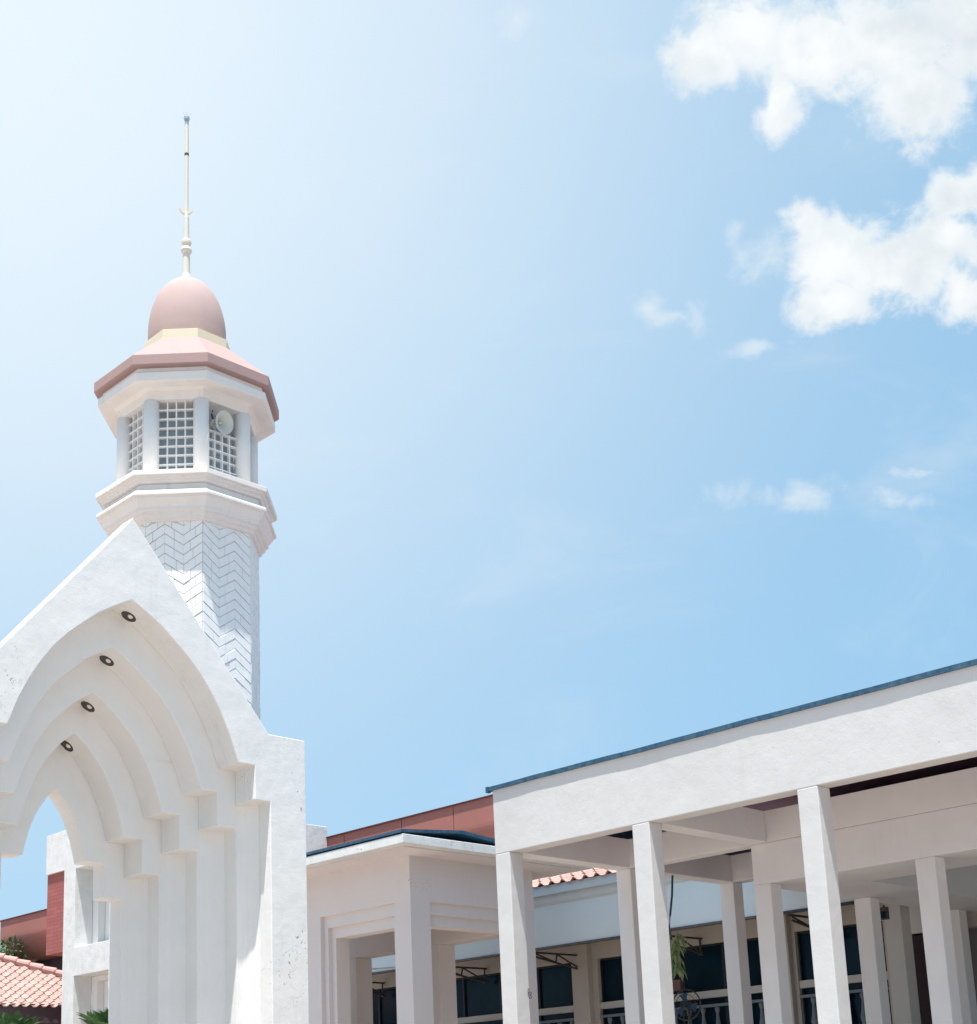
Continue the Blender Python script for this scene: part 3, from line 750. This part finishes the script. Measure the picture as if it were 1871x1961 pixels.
# cable
cb = MB(); pts = []
for i in range(13):
    t = i/12; pts.append((19.5, 23.6-3.2*t, 4.64-.12*t-.16*4*t*(1-t)*.25))
cb.tube(pts, .018, 6); co = cb.build('cable', cablem, None); co['label'] = 'thin white cable strung across behind the porch opening'; co['category'] = 'cable'
cw_ = MB(); pts = []
for i in range(30):
    t = i/29; a = t*4*math.pi; pts.append((14.56+.03*math.sin(a), 13.69-.015, 3.10+.10*t+.03*math.cos(a)))
cw_.tube(pts, .006, 5); co = cw_.build('wire_coil', dark, None); co['label'] = 'small dark coil of wire hooked on the leftmost portico column'; co['category'] = 'wire'
# air conditioner at far right
ac = thing('air_conditioner', 'white air conditioner unit high on the dark wall at the right edge', 'air conditioner', (24.3, 11.3, 4.6))
MB().box(24.2, 24.6, 10.7, 11.42, 4.28, 4.62).build('casing', plaster, ac, bevel=.02)
MB().box(24.19, 24.2, 10.75, 11.37, 4.30, 4.36).build('air_outlet', dark, ac)

# palms
def palm(loc, h, label, seed, n=15, fl=1.1):
    rnd = random.Random(seed); x, y = loc
    p = thing('palm_tree', label, 'palm', (x, y, 0), 'small palms in front of the stair tower')
    MB().tube([(x, y, 0), (x+.05, y, h*.5), (x, y, h)], [.13, .10, .08], 10).build('trunk', barkm, p)
    for i in range(n):
        a = 2*math.pi*i/n+rnd.uniform(-.2, .2); el = R(rnd.uniform(15, 80))
        d = Vector((math.cos(a)*math.cos(el), math.sin(a)*math.cos(el), math.sin(el)))
        L_ = fl*rnd.uniform(.8, 1.1); pts = []
        for k in range(9):
            t = k/8; pts.append(Vector((x, y, h))+d*L_*t+Vector((0, 0, -.35*L_*t*t)))
        m = MB(); m.tube(pts, [.014*(1-.8*k/8)+.003 for k in range(9)], 5)
        for k in range(1, 9):
            for q in range(3):
                tt = (k-1+q/3)/8; b = Vector((x, y, h))+d*L_*tt+Vector((0, 0, -.35*L_*tt*tt))
                tg = (pts[k]-pts[k-1]).normalized(); sd = tg.cross(Vector((0, 0, 1))).normalized()
                for s in (-1, 1):
                    dd = tg*.75+sd*s*.8+Vector((0, 0, .25))
                    leafquad(m, b, dd, Vector((0, 0, 1)), (.38*(1-.55*abs(tt-.35)))*fl, .035, .12)
        m.build('frond', palmm, p)
palm((15.10, 25.75), 3.2, 'green palm with spiky fronds standing right in front of the white stair tower', 3, 17, 1.0)
palm((13.62, 26.75), 3.2, 'leftmost green palm with only its crown showing before the tiled pavilion', 5, 18, .95)
# tree beyond the pavilion roof
def tree(cx, cy, z0, z1, rad, label, seed, n=2600):
    rnd = random.Random(seed)
    p = thing('broadleaf_tree', label, 'tree', (cx, cy, 0))
    tr = MB(); tr.tube([(cx, cy, 0), (cx+.1, cy, z0*.5), (cx, cy, z0+.2)], [.22, .17, .12], 10)
    cl = []
    for i in range(16):
        a = rnd.uniform(0, 6.28); rr = rad*rnd.uniform(.2, .85); c_ = Vector((cx+rr*math.cos(a), cy+rr*math.sin(a), rnd.uniform(z0+.3, z1-.25)))
        cl.append((c_, rnd.uniform(.35, .6))); tr.tube([(cx, cy, z0*.8), (Vector((cx, cy, z0))+c_)/2, c_], [.07, .05, .015], 6)
    tr.build('trunk', barkm, p)
    m = MB()
    for i in range(n):
        c_, r_ = rnd.choice(cl); v = Vector((rnd.gauss(0, 1), rnd.gauss(0, 1), rnd.gauss(0, 1))).normalized()
        q = c_+v*r_*rnd.uniform(.5, 1.05); d = v+Vector((rnd.uniform(-.6, .6), rnd.uniform(-.6, .6), rnd.uniform(-.6, .3)))
        leafquad(m, q, d, (rnd.uniform(-1, 1), rnd.uniform(-1, 1), 1), rnd.uniform(.12, .2), rnd.uniform(.05, .09))
    m.build('crown', leaf, p)
tree(20.9, 43.6, 5.0, 7.5, 2.1, 'dark green tree showing between the pavilion roof and the terracotta parapet', 11, 3800)
